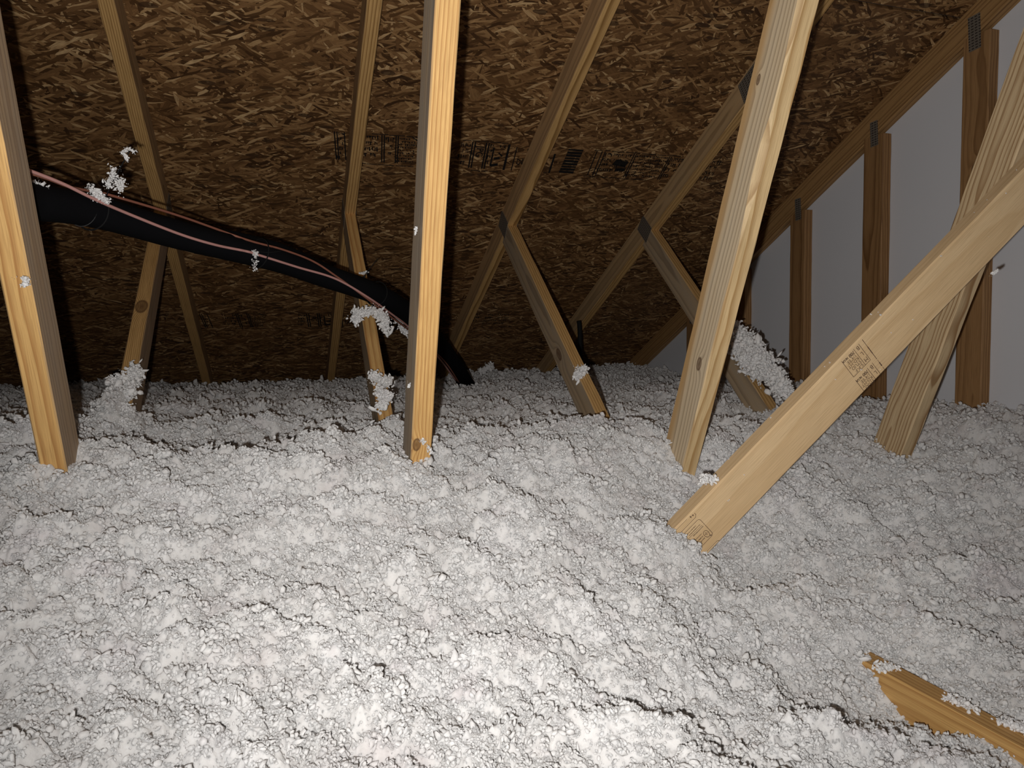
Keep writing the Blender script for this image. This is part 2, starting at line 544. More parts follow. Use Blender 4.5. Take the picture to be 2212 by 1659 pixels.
# gable truss: top chord, studs 16 inches apart, plates
g = empty('gable_truss', (GX, 2.0, ZB - 0.089))
tag(g, 'brown gable end truss of upright studs under a sloping chord, against the white panels', 'truss')
wg = [wood('gable_chord_wood', (.42, .24, .095), BLT, (0.04, -0.03), 0.011, [], 21.0, warp=.006),
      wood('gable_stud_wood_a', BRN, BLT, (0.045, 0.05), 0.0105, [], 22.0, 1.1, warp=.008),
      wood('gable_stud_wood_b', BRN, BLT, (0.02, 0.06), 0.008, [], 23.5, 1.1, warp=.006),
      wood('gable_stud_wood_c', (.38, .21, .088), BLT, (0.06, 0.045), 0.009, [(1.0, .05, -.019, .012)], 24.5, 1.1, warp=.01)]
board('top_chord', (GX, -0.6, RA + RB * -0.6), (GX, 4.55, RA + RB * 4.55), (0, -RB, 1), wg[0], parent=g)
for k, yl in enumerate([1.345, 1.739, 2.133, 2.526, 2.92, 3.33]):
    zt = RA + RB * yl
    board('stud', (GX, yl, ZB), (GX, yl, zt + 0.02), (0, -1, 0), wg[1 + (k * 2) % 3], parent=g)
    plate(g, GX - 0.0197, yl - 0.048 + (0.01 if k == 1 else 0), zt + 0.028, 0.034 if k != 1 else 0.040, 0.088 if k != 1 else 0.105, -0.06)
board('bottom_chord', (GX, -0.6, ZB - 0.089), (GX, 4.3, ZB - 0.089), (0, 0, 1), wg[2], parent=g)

# diagonal brace lying across the fronts of the posts
BA = Vector((.69, 1.153, -.346)); BD = Vector((.71504, -.12023, .68867)); BE = Vector((.69487, .01418, -.71900)); BN = Vector((.07668, .99265, .09368))
M_BR = wood('spruce_brace', (.70, .50, .285), (.54, .345, .165), (0.055, 0.10), 0.010, [], 31.0, 0.55, warp=0.006)
m4 = Matrix((BD, BE, BD.cross(BE))).transposed().to_4x4()
m4.translation = BA - BD * 0.16 + BN * 0.019
V, F = board_mesh(1.92, 0.089, 0.038, ch=0.003)
br = mesh_py('diagonal_brace', V, F, M_BR)
import bmesh
bm = bmesh.new(); bm.from_mesh(br.data); bmesh.ops.recalc_face_normals(bm, faces=bm.faces); bm.to_mesh(br.data); bm.free()
br.matrix_world = m4
tag(br, 'pale board running diagonally in front of the posts, ink grade stamps on its face', 'board')
BZ = -0.019 if BD.cross(BE).dot(BN) > 0 else 0.019      # camera side in the brace's own z
BX0 = 0.16                                               # own x of the measuring point

# ------------------------------------------------------------------ lettering
def text_polys(s, size):
    cu = bpy.data.curves.new('tmp', 'FONT')
    cu.body = s
    cu.size = size
    cu.resolution_u = 3
    ob = bpy.data.objects.new('tmp', cu)
    COL.objects.link(ob)
    dg = bpy.context.evaluated_depsgraph_get()
    dg.update()
    me = ob.evaluated_get(dg).to_mesh()
    V = [v.co.copy() for v in me.vertices]
    F = [tuple(p.vertices) for p in me.polygons]
    ob.evaluated_get(dg).to_mesh_clear()
    bpy.data.objects.remove(ob)
    bpy.data.curves.remove(cu)
    return V, F

class Ink:
    """flat marks in a local right/up frame given by origin, right, up (2D vectors in the board's x,y)"""
    def __init__(self, z, o=(0, 0), r=(1, 0), u=(0, 1)):
        self.V, self.F, self.z, self.o, self.r, self.u = [], [], z, o, r, u
    def P(self, a, b):
        return (self.o[0] + a * self.r[0] + b * self.u[0], self.o[1] + a * self.r[1] + b * self.u[1], self.z)
    def rect(self, a0, a1, b0, b1):
        k = len(self.V)
        self.V += [self.P(a0, b0), self.P(a1, b0), self.P(a1, b1), self.P(a0, b1)]
        self.F.append((k, k + 1, k + 2, k + 3))
    def line(self, p, q, w_):
        d = Vector((q[0] - p[0], q[1] - p[1])).normalized() * (w_ / 2)
        n = Vector((-d.y, d.x))
        k = len(self.V)
        for s in ((p[0] - n.x, p[1] - n.y), (q[0] - n.x, q[1] - n.y), (q[0] + n.x, q[1] + n.y), (p[0] + n.x, p[1] + n.y)):
            self.V.append(self.P(*s))
        self.F.append((k, k + 1, k + 2, k + 3))
    def rrect(self, a0, a1, b0, b1, rr, w_, sides='all'):
        pts = []
        for cx, cy, st in ((a1 - rr, b1 - rr, 0), (a0 + rr, b1 - rr, 90), (a0 + rr, b0 + rr, 180), (a1 - rr, b0 + rr, 270)):
            for k in range(5):
                t = math.radians(st + k * 22.5)
                pts.append((cx + rr * math.cos(t), cy + rr * math.sin(t)))
        pts.append(pts[0])
        for p, q in zip(pts, pts[1:]):
            self.line(p, q, w_)
    def text(self, s, a, b, size, sx=1.0, fat=0.0):
        V, F = text_polys(s, size)
        for dx in ((0.0,) if not fat else (-fat, fat)):
            k = len(self.V)
            self.V += [self.P(a + v.x * sx + dx, b + v.y) for v in V]
            self.F += [tuple(i + k for i in f) for f in F]
    def build(self, name, mat, parent):
        # give each mark its own hair's breadth so that none lie in one plane
        return mesh_py(name, self.V, self.F, mat, parent=parent)

zz = BZ + (0.0009 if BZ > 0 else -0.0009)
def grade(yoff, full, xo=0.0):
    # reading direction runs down the board (-x), letters' tops point across it (+y)
    k = Ink(zz, (BX0 + 0.4855 + xo, 0.006 + yoff), (-1, 0), (0, 1))
    W_, H_ = 0.047, 0.0425
    h0 = H_ if full else 0.030
    lw = 0.0010
    k.rect(-lw / 2, lw / 2, 0, h0)
    k.rect(W_ - lw / 2, W_ + lw / 2, 0, h0)
    if full:
        k.rect(0, W_, H_ - lw / 2, H_ + lw / 2)
    k.rect(0.0135, 0.0145, 0.0, h0)
    k.text('B', 0.0025, 0.0015, 0.0125, 0.95)
    k.text('L', 0.0030, 0.0165, 0.0125, 0.95)
    if full:
        k.text('M', 0.0018, 0.0310, 0.0120, 0.95)
        k.text('S-P-F', 0.0165, 0.0335, 0.0105, 0.95)
    k.text('STUD', 0.0165, 0.0255, 0.0100, 0.95)
    k.text('KD-HT', 0.0160, 0.0175, 0.0100, 0.92)
    k.text('1/4"EE', 0.0165, 0.0095, 0.0100, 0.92)
    k.text('700', 0.0160, 0.0015, 0.0100, 0.92, 0.0003)
    k.text('NLGA', 0.0330, 0.0018, 0.0072, 0.72, 0.0003)
    k.build('grade_stamp', M_STAMP, br)
grade(0.0, True)
grade(0.0500, False, -0.001)
k = Ink(zz, (BX0 + 0.4965, 0), (1, 0), (0, 1))
for a, b, wv_ in ((0.005, 0.012, .0012), (0.012, 0.024, .0010), (0.024, 0.042, .0019), (0.042, 0.058, .0012), (0.060, 0.066, .0009), (0.066, 0.076, .0022), (0.078, 0.086, .0008)):
    k.rect(-wv_ / 2, wv_ / 2, a, b)
k.build('ink_line', M_STAMP, br)
# mill mark, repeated three times across the face at the buried end
def mill(y0, y1, xr, kind):
    k = Ink(zz, (BX0 + xr, y0), (-1, 0), (0, 1))
    H_ = y1 - y0
    k.rrect(0, 0.066, 0, H_, 0.005, 0.0009)
    rs = random.Random(kind)
    def scrawl(b, a0, a1, h_):
        a = a0
        while a < a1:
            w_ = rs.uniform(.0006, .0014)
            k.rect(a, a + w_, b + rs.uniform(0, h_ * .2), b + h_ * rs.uniform(.75, 1))
            a += w_ + rs.uniform(.0003, .0008)
    k.rect(0.004, 0.060, 0.0135, 0.0142)
    scrawl(0.0045, 0.014, 0.040, .0022)
    scrawl(0.0090, 0.006, 0.036, .0024)
    scrawl(0.0160, 0.004, 0.030, .0030)
    scrawl(0.0255, 0.016, 0.036, .0020)
    scrawl(0.0305, 0.017, 0.040, .0032)
    scrawl(0.0360, 0.017, 0.038, .0032)
    # leaf shaped emblem
    cx, cy = 0.0095, H_ * 0.74
    pts = []
    for j in range(21):
        t = 2 * math.pi * j / 20
        pts.append((cx - 0.0002 + 0.0052 * math.cos(t), cy + 0.0068 * math.sin(t) * (1 + 0.25 * max(0, math.sin(t)))))
    for p, q in zip(pts, pts[1:]):
        k.line(p, q, 0.0010)
    for dx, dy in ((-.002, 0), (.002, 0), (0, .0024), (0, -.0024)):
        k.rect(cx + dx - .0008, cx + dx + .0008, cy + dy - .0008, cy + dy + .0008)
    k.rect(cx - .0022, cx + .0022, cy - .0003, cy + .0003)
    k.rect(0.0035, 0.0065, H_ * .92, H_ * .97)
    k.build('mill_stamp', M_STAMP, br)
mill(0.0210, 0.0665, 0.0365, 5)
k = Ink(zz, (BX0 + 0.0370, 0), (-1, 0), (0, 1))
k.rect(0.004, 0.07, 0.0135, 0.0144); k.line((0.004, .0140), (0.000, .0105), .0009); k.line((0.0, .0105), (0.0, .006), .0009)
k.line((0.008, .0065), (0.011, .0045), .0014); k.line((0.011, .0045), (0.010, .0085), .0014); k.rect(.0035, .0062, .0055, .0085)
k.rect(0.018, 0.05, 0.0035, 0.0040)
k.rect(0.004, 0.05, 0.0818, 0.0826); k.line((0.004, .0822), (0.0005, .0852), .0009)
k.build('mill_stamp', M_STAMP, br)

# ------------------------------------------------------------------ roof boards, gable panels, hidden ceiling
alpha = math.atan(RB)
S0Y = 1.7545
deck = empty('ceiling', (0, S0Y, DK + RB * S0Y))
tag(deck, 'dark brown strand board roof deck sloping down to the back', 'roof', kind='structure')
ex = Vector((1, 0, 0)); ey = Vector((0, 1, RB)).normalized(); ez = ex.cross(ey)
md = Matrix((ex, ey, ez)).transposed().to_4x4()
VV, FF = [], []
def addbox(*a):
    v, f = box_mesh(*a)
    k_ = len(VV); VV.extend(v); FF.extend([tuple(i + k_ for i in q_) for q_ in f])
SW = 1.219
for row in range(-2, 3):
    s0 = row * SW + 0.0045; s1 = (row + 1) * SW - 0.0045
    if row == 2: s1 = 3.15
    joints = [-2.6, X1 - SP * 2, X1 + SP * 2, 2.3] if row % 2 else [-2.6, -.3629 - .002, 2.3]
    for a_, b_ in zip(joints, joints[1:]):
        addbox(a_ + 0.0015, b_ - 0.0015, s0, s1, 0, 0.011)
dm = mesh_py('sheathing', VV, FF, M_OSB, parent=deck)
dm.matrix_local = md
v, f = box_mesh(-2.6, 2.3, -2.5, 3.2, 0.0112, 0.02)  # dark layer added above the sheets, stops light leaking through their gaps
fe = mesh_py('light_leak_backing', v, f, M_BACKING, parent=deck); fe.matrix_local = md

# print bands rolled on the sheets
ZP = -0.0007
def band(x0, dx=0.0, s_off=0.0, seed=1):
    rs = random.Random(seed)
    k = Ink(ZP, (dx, s_off), (1, 0), (0, 1))
    a, b = 0.695, 0.826
    sh = 0.10     # the strokes lean a little along the sheet
    def vline(x, w_, lo=a, hi=b):
        k.line((x, lo), (x + (hi - lo) * sh, hi), w_)
    def glyphs(x_0, x_1, lo, hi, hh, fill=.8):
        s = lo
        while s + hh < hi:
            x = x_0
            while x < x_1:
                w_ = rs.uniform(.003, .008)
                if rs.random() < fill:
                    k.line((x, s + rs.uniform(0, hh * .3)), (x + w_ * .4, s + hh * rs.uniform(.6, 1.1)), w_ * .6)
                    if rs.random() < .5:
                        k.line((x, s + hh * .3), (x + w_, s + hh * .3), hh * .22)
                x += w_ + .002
            s += hh * 1.35
    def hline(x_0, x_1, s, w_):
        x = x_0
        while x < x_1:
            l = rs.uniform(.02, .06)
            k.line((x, s + rs.uniform(-.0015, .0015)), (min(x + l, x_1), s + rs.uniform(-.0015, .0015)), w_)
            x += l + rs.uniform(.001, .008)
    for x in (0.182, 0.190, 0.213):
        vline(x, .004)
    glyphs(.196, .21, a, b, .016, .9)
    hline(.30, .455, a - .002, .0035); hline(.27, .455, b + .012, .0035)
    for x in (.332, .340, .378, .385):
        vline(x, .0042)
    glyphs(.285, .325, a + .004, b, .02); glyphs(.346, .374, a + .004, b, .026, .7); glyphs(.392, .452, a + .006, b + .006, .010, .75)
    k.line((.43, a - .002), (.455, a + .02), .004)
    # second block: vertical lettering between double rules
    hline(.60, .76, a - .004, .0035); hline(.66, .77, b + .012, .004)
    for x in (.636, .645, .684, .693):
        vline(x, .0052)
    vline(.765, .0085)
    glyphs(.60, .63, a + .004, b, .022, .8)
    glyphs(.701, .716, a + .004, b, .02, .8)
    glyphs(.735, .757, a + .004, a + .04, .018, .8)
    k.line((.728, a + .075), (.748, a + .070), .012); k.line((.725, a + .112), (.75, a + .104), .014)
    k.line((.738, a + .045), (.755, a + .062), .006)
    vline(.715, .006, a + .02, a + .115)
    # lettering that reads down the slope
    def down(s, x, s_0, size, fat=.0008):
        kk = Ink(ZP, (dx + x, s_off + s_0), (0.10, 1.0), (1.0, 0.0))
        kk.text(s, 0, 0, size, 1.0, fat)
        q_ = len(k.V); k.V += kk.V; k.F += [tuple(i + q_ for i in f_) for f_ in kk.F]
    down('JPG', .655, a + .018, .036)
    down('2', .612, a + .012, .03)
    vline(.795, .004, a + .01, b)
    down('DEC', .835, a + .012, .030)
    down('25', .812, a + .065, .034)
    # rest of the band past the next rafter
    vline(.942, .007, a + .03, b)
    k.line((.93, b), (.945, b - .0), .004)
    # dark block
    kx0, kx1 = .983, 1.040
    for j in range(9):
        s = a - .002 + j * (b - a) / 9
        k.line((kx0 + .006 * j / 9, s + .006), (kx1 + .006 * j / 9, s + .006), .0125 if j % 3 else .009)
    hline(1.08, 1.44, a - .004, .0035); hline(1.09, 1.35, b + .006, .0035)
    for x in (1.092, 1.112, 1.124, 1.24, 1.248, 1.385, 1.393):
        vline(x, .0042)
    glyphs(1.13, 1.235, a + .004, b, .020, .85)
    glyphs(1.255, 1.38, a + .004, b, .013, .9)
    glyphs(1.40, 1.47, a + .004, b, .022, .8)
    k.line((1.18, a + .05), (1.235, a + .06), .03); k.line((1.20, a + .09), (1.24, a + .088), .016)
    glyphs(1.50, 1.62, a + .004, b, .022, .8)
    k.build('printed_mark', M_PRINT, deck).matrix_local = md
band(0, 0.0, 0.0, 3)
band(0, -0.52, 1.19, 8)
for o in list(deck.children):
    if o.name.startswith('printed_mark'):
        o['label'] = 'black print'

# gable panels
v, f = [], []
ys = np.linspace(-1.2, 4.6, 30)
for y in ys:
    v += [(GX + 0.0195, y, -0.62), (GX + 0.0195, y, DK + RB * y - 0.002), (GX + 0.032, y, -0.62), (GX + 0.032, y, DK + RB * y - 0.002)]
for i_ in range(29):
    a_ = i_ * 4
    f += [(a_, a_ + 1, a_ + 5, a_ + 4), (a_ + 2, a_ + 6, a_ + 7, a_ + 3), (a_ + 1, a_ + 3, a_ + 7, a_ + 5)]
wl = mesh_py('wall_right', v, f, M_WALL)
tag(wl, 'smooth whitish gable wall panels behind the studs', 'wall', kind='structure')
v, f = box_mesh(-2.6, GX + .03, -1.5, 4.6, ZB - 0.105, ZB - 0.0895)
fo = mesh_py('floor', v, f, M_CEIL)
tag(fo, 'ceiling board under the insulation', 'floor', kind='structure')

# ------------------------------------------------------------------ insulation terrain
def _perm(seed):
    r = np.random.default_rng(seed)
    p = r.permutation(512)
    g_ = r.uniform(0, 2 * np.pi, 512)
    return p, np.cos(g_), np.sin(g_)
_PC = {}
def perlin(x, y, seed):
    if seed not in _PC:
        _PC[seed] = _perm(seed)
    p, gx, gy = _PC[seed]
    xi = np.floor(x).astype(np.int64); yi = np.floor(y).astype(np.int64)
    xf = x - xi; yf = y - yi
    u = xf * xf * xf * (xf * (xf * 6 - 15) + 10); v_ = yf * yf * yf * (yf * (yf * 6 - 15) + 10)
    def gr(ix, iy, dx, dy):
        h = p[(p[ix & 511] + iy) & 511]
        return gx[h] * dx + gy[h] * dy
    n00 = gr(xi, yi, xf, yf); n10 = gr(xi + 1, yi, xf - 1, yf)
    n01 = gr(xi, yi + 1, xf, yf - 1); n11 = gr(xi + 1, yi + 1, xf - 1, yf - 1)
    return ((n00 * (1 - u) + n10 * u) * (1 - v_) + (n01 * (1 - u) + n11 * u) * v_) * 1.4

CP = np.array([
    (-.38, 1.35, -.215), (-.34, 1.41, -.195), (.23, 1.32, -.235), (.27, 1.36, -.245), (.22, 1.42, -.215), (.0, 1.42, -.20), (-.15, 1.42, -.20), (.1, 1.43, -.195),
    (.84, 1.38, -.30), (.875, 1.39, -.297), (.84, 1.46, -.235), (1.485, 1.375, -.29), (1.447, 1.46, -.27), (.55, 1.38, -.235), (.62, 1.5, -.225),
    (.70, 1.13, -.388), (.74, 1.13, -.428), (.79, 1.13, -.45), (.66, 1.2, -.345), (.72, 1.05, -.44), (.66,1.05,-.42),
    (.82, .83, -.52), (.80, .79, -.545), (.81, .74, -.53), (.82, .70, -.515), (.82, .65, -.515), (.79, .60, -.50), (.90, .80, -.507), (.905, .72, -.505), (.91, .62, -.50), (.84, .87, -.49), (.86, .93, -.465),
    (-.39, 1.72, -.185), (-.34, 1.95, -.195), (.25, 1.79, -.20), (.30, 1.82, -.21), (.85, 1.80, -.235), (.83, 1.91, -.25), (1.45, 1.87, -.247), (1.4, 2.0, -.235),
    (.0, 1.62, -.25), (-.15, 1.6, -.245), (.45, 1.65, -.235),
    (2.07, 2.57, -.215), (2.07, 2.15, -.227), (2.07, 1.78, -.238), (2.07, 1.56, -.215), (2.07, 2.9, -.225), (2.07, 3.4, -.20), (2.07, 3.94, -.165),
    (-1.2, 4.1, -.21), (-.8, 4.06, -.19), (-.39, 4.2, -.225), (.22, 4.15, -.22), (1.29, 4.06, -.195), (1.8, 4.06, -.19),
    (-.5, .5, -.385), (0, .42, -.42), (.4, .4, -.455), (-.3, .9, -.325), (.15, .9, -.355), (.45, .9, -.40), (-.1, 1.15, -.275), (.3, 1.15, -.31), (-.5, 1.15, -.27),
    (1.2, .95, -.45), (1.6, 1.0, -.40), (2.0, 1.0, -.34), (1.2, .6, -.50), (1.6, .6, -.47), (.7, .4, -.50), (1.2, 1.2, -.375), (1.75, 1.3, -.29), (1.1, 1.35, -.315),
    (-.9, 1.2, -.25), (-1.1, .6, -.36), (-1.0, 1.8, -.21), (-1, 2.6, -.205), (0, 2.6, -.215), (.8, 2.6, -.225), (1.5, 2.6, -.225), (0, 3.3, -.215), (1.2, 3.3, -.21),
    (.6, 2.15, -.23), (-.1, 2.1, -.215), (0, -.6, -.46), (1.5, -.6, -.48), (-1.5, -.6, -.42), (-2, 2, -.23), (-2, 4, -.21), (0, 0, -.45), (.9, .1, -.50)])
def _phi(d2):
    return np.sqrt(d2 + 0.0025)
def _fit(C, smooth=0.0015):
    d2 = ((C[:, None, :2] - C[None, :, :2]) ** 2).sum(-1)
    n = len(C)
    A = np.zeros((n + 3, n + 3)); A[:n, :n] = -_phi(d2) + np.eye(n) * -smooth * 0
    A[:n, :n] += np.eye(n) * smooth * -1
    A[:n, n] = 1; A[:n, n + 1] = C[:, 0]; A[:n, n + 2] = C[:, 1]
    A[n, :n] = 1; A[n + 1, :n] = C[:, 0]; A[n + 2, :n] = C[:, 1]
    b = np.r_[C[:, 2], 0, 0, 0]
    return np.linalg.solve(A, b)
CW = _fit(CP)
def base_h(x, y):
    h = np.full(x.shape, CW[-3]) + CW[-2] * x + CW[-1] * y
    for c, w_ in zip(CP, CW[:-3]):
        h += -w_ * _phi((x - c[0]) ** 2 + (y - c[1]) ** 2)
    return h
def height(x, y):
    h = base_h(x, y)
    wx = x + .03 * perlin(x * 6, y * 6, 21); wy = y + .03 * perlin(x * 6, y * 6, 22)
    h = h + .018 * perlin(wx * 3.1, wy * 3.1, 1)
    h = h + .046 * (np.abs(perlin(wx * 6.5, wy * 6.5, 2)) - .28)
    h = h + .034 * (np.abs(perlin(wx * 14, wy * 14, 3)) - .28)
    h = h + .014 * (np.abs(perlin(wx * 31, wy * 31, 4)) - .28)
    h = h + .009 * perlin(wx * 70, wy * 70, 5) + .004 * perlin(wx * 150, wy * 150, 6)
    # heap against the left truss's second post
    h = h + .085 * np.exp(-(((x + .375) / .045) ** 2 + ((y - 1.86) / .085) ** 2)) + .05 * np.exp(-(((x + .45) / .07) ** 2 + ((y - 1.66) / .09) ** 2))
    h = h + .030 * np.exp(-(((x - .17) / .09) ** 2 + ((y - 1.50) / .05) ** 2))
    # round the bare stretch of bottom chord the fill lies smooth and low
    bare = np.exp(-((np.maximum(np.abs(x - .856) - .03, 0) / .045) ** 2)) * np.clip((y - .42) / .06, 0, 1) * np.clip((.93 - y) / .08, 0, 1)
    want = np.interp(y, [.42, .60, .66, .72, .78, .84, .93], [-.535, -.530, -.518, -.545, -.560, -.525, -.46])
    want = np.where(x > .86, -.510, want) + .012 * perlin(x * 22, y * 22, 9)
    h = h * (1 - bare) + want * bare
    h = np.minimum(h, DK + RB * y - 0.012)
    return h

NP_, NR = 1300, 620
az0, az1 = YAW - math.radians(52), YAW + math.radians(62)
az = np.concatenate([np.linspace(az1 - 2 * math.pi, az0, 60)[:-1], np.linspace(az0, az1, NP_)])[:-1]
rr = 0.05 * (5.2 / 0.05) ** np.linspace(0, 1, 260)
rr = np.concatenate([0.05 * (0.40 / 0.05) ** np.linspace(0, 1, 14)[:-1], 0.40 * (5.3 / 0.40) ** np.linspace(0, 1, NR)])
A_, R_ = np.meshgrid(az, rr)
XX = R_ * np.sin(A_); YY = R_ * np.cos(A_)
XX = np.clip(XX, -2.55, GX + 0.0185); YY = np.clip(YY, -1.45, 4.5)
ZZ = height(XX.ravel(), YY.ravel()).reshape(XX.shape)
# small sideways pushes so that tufts overhang
jx = perlin(XX * 45, YY * 45, 31) * .004; jy = perlin(XX * 45, YY * 45, 32) * .004
Vg = np.stack([np.clip(XX + jx, -2.55, GX + .0185), YY + jy, ZZ], -1).reshape(-1, 3)
na_, nr_ = len(az), len(rr)
ii = np.arange(nr_ - 1)[:, None] * na_; jj = np.arange(na_)[None, :]
j2 = (jj + 1) % na_
Fg = np.stack([ii + jj, ii + j2, ii + na_ + j2, ii + na_ + jj], -1).reshape(-1, 4)
Tg = np.concatenate([Fg[:, [0, 2, 1]], Fg[:, [0, 3, 2]]])

# nodules: lumpy little pellets bedded in the surface
def ico(sub):
    import bmesh as bmm
    b_ = bmm.new(); bmm.ops.create_icosphere(b_, subdivisions=sub, radius=1.0)
    v_ = np.array([q_.co[:] for q_ in b_.verts]); f_ = np.array([[w__.index for w__ in q_.verts] for q_ in b_.faces]); b_.free()
    return v_, f_
ICO1, ICO2 = ico(1), ico(2)
def blobs(C, R, ico_, rs, elong=0.34, jit=0.22):
    v_, f_ = ico_
    n = len(C)
    s = np.stack([np.exp(np.clip(rs.normal(0.15, elong, n), -.6, 1.2)), np.exp(rs.normal(0, .18, n)), np.exp(rs.normal(-.5, .2, n))], -1)
    q_ = rs.normal(size=(n, 4)); q_ /= np.linalg.norm(q_, axis=1)[:, None]
    a, b, c, d = q_.T
    Rm = np.stack([1 - 2 * (c * c + d * d), 2 * (b * c - a * d), 2 * (b * d + a * c), 2 * (b * c + a * d), 1 - 2 * (b * b + d * d), 2 * (c * d - a * b),
                   2 * (b * d - a * c), 2 * (c * d + a * b), 1 - 2 * (b * b + c * c)], -1).reshape(n, 3, 3)
    P = v_[None] * (1 + rs.normal(0, jit, (n, len(v_), 1))) * s[:, None, :]
    P = np.einsum('nij,nkj->nki', Rm, P) * R[:, None, None] + C[:, None, :]
    Fq = f_[None] + (np.arange(n) * len(v_))[:, None, None]
    return P.reshape(-1, 3), Fq.reshape(-1, 3)

def scatter(n, r0, r1, rmean, ico_, seed, p=1.0, lift=1.0, el=.34, cluster=0):
    rs = np.random.default_rng(seed)
    u = rs.random(n)
    r = (r0 ** p + u * (r1 ** p - r0 ** p)) ** (1 / p)
    a = YAW + np.radians(np.where(rs.random(n) < .84, rs.uniform(-39, 40, n), rs.choice([-1, 1.35], n) * rs.uniform(38, 46, n)))
    x = r * np.sin(a); y = r * np.cos(a)
    keep = (x < GX + .01) & (y < 4.25)
    x, y, r = x[keep], y[keep], r[keep]
    z = height(x, y)
    R = rmean * np.exp(np.clip(rs.normal(0, .40, len(x)), -.9, .75)) * (0.70 + 0.30 * r)
    C = np.stack([x, y, z + R * rs.uniform(-.6, 1.15, len(x)) * lift], -1)
    # keep pellets off the lumber's faces: drop those whose middle is inside a board's footprint
    for X in TX:
        for (a_, b_, w_) in ((1.2566, -.42, .095), (2.08, 1.23, .142)):
            yf = a_ + b_ * C[:, 2]
            k_ = (np.abs(C[:, 0] - X) < .019 + .002) & (C[:, 1] > yf - .002) & (C[:, 1] < yf + w_)
            C, R = C[~k_], R[~k_]
    # nor on the bare stretch of bottom chord
    k_ = (np.abs(C[:, 0] - TX[2]) < .0215) & (C[:, 1] < .84) & (C[:, 1] > .45) & (rs.random(len(C)) > .05)
    C, R = C[~k_], R[~k_]
    if cluster:
        # each popcorn-like lump is a huddle of small flakes
        m_ = rs.integers(cluster // 2, cluster * 2, len(C))
        Cc = np.repeat(C, m_, 0); Rc = np.repeat(R, m_)
        q_ = rs.normal(size=Cc.shape); q_ /= np.linalg.norm(q_, axis=1)[:, None]
        q_[:, 2] = np.abs(q_[:, 2]) * .9 - .15
        C = Cc + q_ * (Rc * rs.uniform(.55, 1.15, len(Rc)))[:, None]
        R = Rc * .34 * np.exp(rs.normal(0, .25, len(Rc)))
    return blobs(C, R, ico_, rs, elong=el)

Vs, Fs = [Vg], [Tg]
off = len(Vg)
for args in ((92000, .42, 1.75, .0019, ICO1, 41, 1.4, 1.0, .25), (16000, .42, 2.0, .0052, ICO1, 42, 1.35, .4, .3, 14), (105000, 1.7, 4.6, .0029, ICO1, 43, 1.5, 1.1), (100000, .42, 2.4, .0011, ICO1, 44, 1.2, 2.4, .4), (5000, .42, 3.0, .0010, ICO1, 45, 1.3, 3.0, 1.0)):
    v_, f_ = scatter(*args)
    Vs.append(v_); Fs.append(f_ + off); off += len(v_)
ins = mesh_np('loose_fill_insulation', np.concatenate(Vs), np.concatenate(Fs), M_FLUFF, smooth=True)
tag(ins, 'deep white loose fill insulation covering the attic floor', 'insulation', kind='stuff')

# ------------------------------------------------------------------ stray tufts
def tuft(paths, n, r, spread, label, seed, spikes=6, name='insulation_clump', group='white insulation tufts caught on the framing and pipes', spike_len=1.0):
    rs = np.random.default_rng(seed)
    C, R = [], []
    n = int(n * 2.2)
    per = n // len(paths)
    for P in paths:
        P = np.array(P, float)
        t_ = rs.random(per) * (len(P) - 1)
        i_ = np.minimum(t_.astype(int), len(P) - 2); f_ = (t_ - i_)[:, None]
        c = P[i_] * (1 - f_) + P[i_ + 1] * f_
        C.append(c + rs.normal(0, .8, (per, 3)) * np.array(spread))
        R.append(r * np.exp(rs.normal(0, .35, per)))
    allP = np.concatenate(C)
    for s in range(spikes):          # short frayed arms
        o = allP[rs.integers(len(allP))]
        d = rs.normal(size=3); d /= np.linalg.norm(d)
        m_ = rs.integers(3, 6)
        c = o[None] + d[None] * (np.arange(m_)[:, None] * r * 1.2 * spike_len) + rs.normal(0, r * .35, (m_, 3))
        C.append(c); R.append(r * .55 * np.linspace(1, .5, m_))
    C = np.concatenate(C); R = np.concatenate(R) * .50
    v_, f_ = blobs(C, R, ICO1, rs, .55, .2)
    org = C.mean(0)
    o = mesh_np(name, v_ - org, f_, M_TUFT, smooth=True)
    o.location = org
    return tag(o, label, 'insulation', group)

tuft([[(-.322, 1.485, .288), (-.300, 1.49, .268)], [(-.318, 1.485, .272), (-.292, 1.49, .262)]], 130, .0028, (.004, .005, .004), 'white tuft lying on the pink wire where the black strap rings the pipe', 101, 12)
tuft([[(-.292, 1.49, .290), (-.278, 1.49, .322)], [(-.272, 1.49, .305), (-.272, 1.49, .282)]], 150, .0027, (.005, .005, .005), 'upright white tuft caught on the tie tail just above the pipe', 102, 12)
tuft([[(-.262, 1.475, .350), (-.250, 1.475, .356), (-.243, 1.475, .350)], [(-.262, 1.475, .348), (-.254, 1.475, .334)]], 55, .0024, (.0022, .003, .0022), 'small hooked white tuft at the tip of the tie tail beside the rafter', 103, 5)
tuft([[(-.062, 1.815, .214), (-.048, 1.815, .214)], [(-.052, 1.815, .210), (-.054, 1.815, .172)]], 60, .0028, (.004, .003, .003), 'small white tuft hanging on the pipe midway along the pink wire', 104, 6)
tuft([[(.205, 2.06, .078), (.245, 2.06, .088), (.285, 2.07, .070)], [(.275, 2.07, .075), (.295, 2.08, .030)], [(.21, 2.06, .085), (.20, 2.06, .06)]], 420, .0062, (.008, .010, .008), 'large ragged white tuft hanging under the pipe on the middle truss post', 105, 16)
tuft([[(.222, 1.88, -.085), (.245, 1.86, -.105), (.262, 1.86, -.100)], [(.232, 1.83, -.125), (.256, 1.82, -.140), (.226, 1.80, -.165)]], 380, .0058, (.008, .008, .008), 'thick white tuft wrapped round the middle truss post below the pipe', 106, 14)
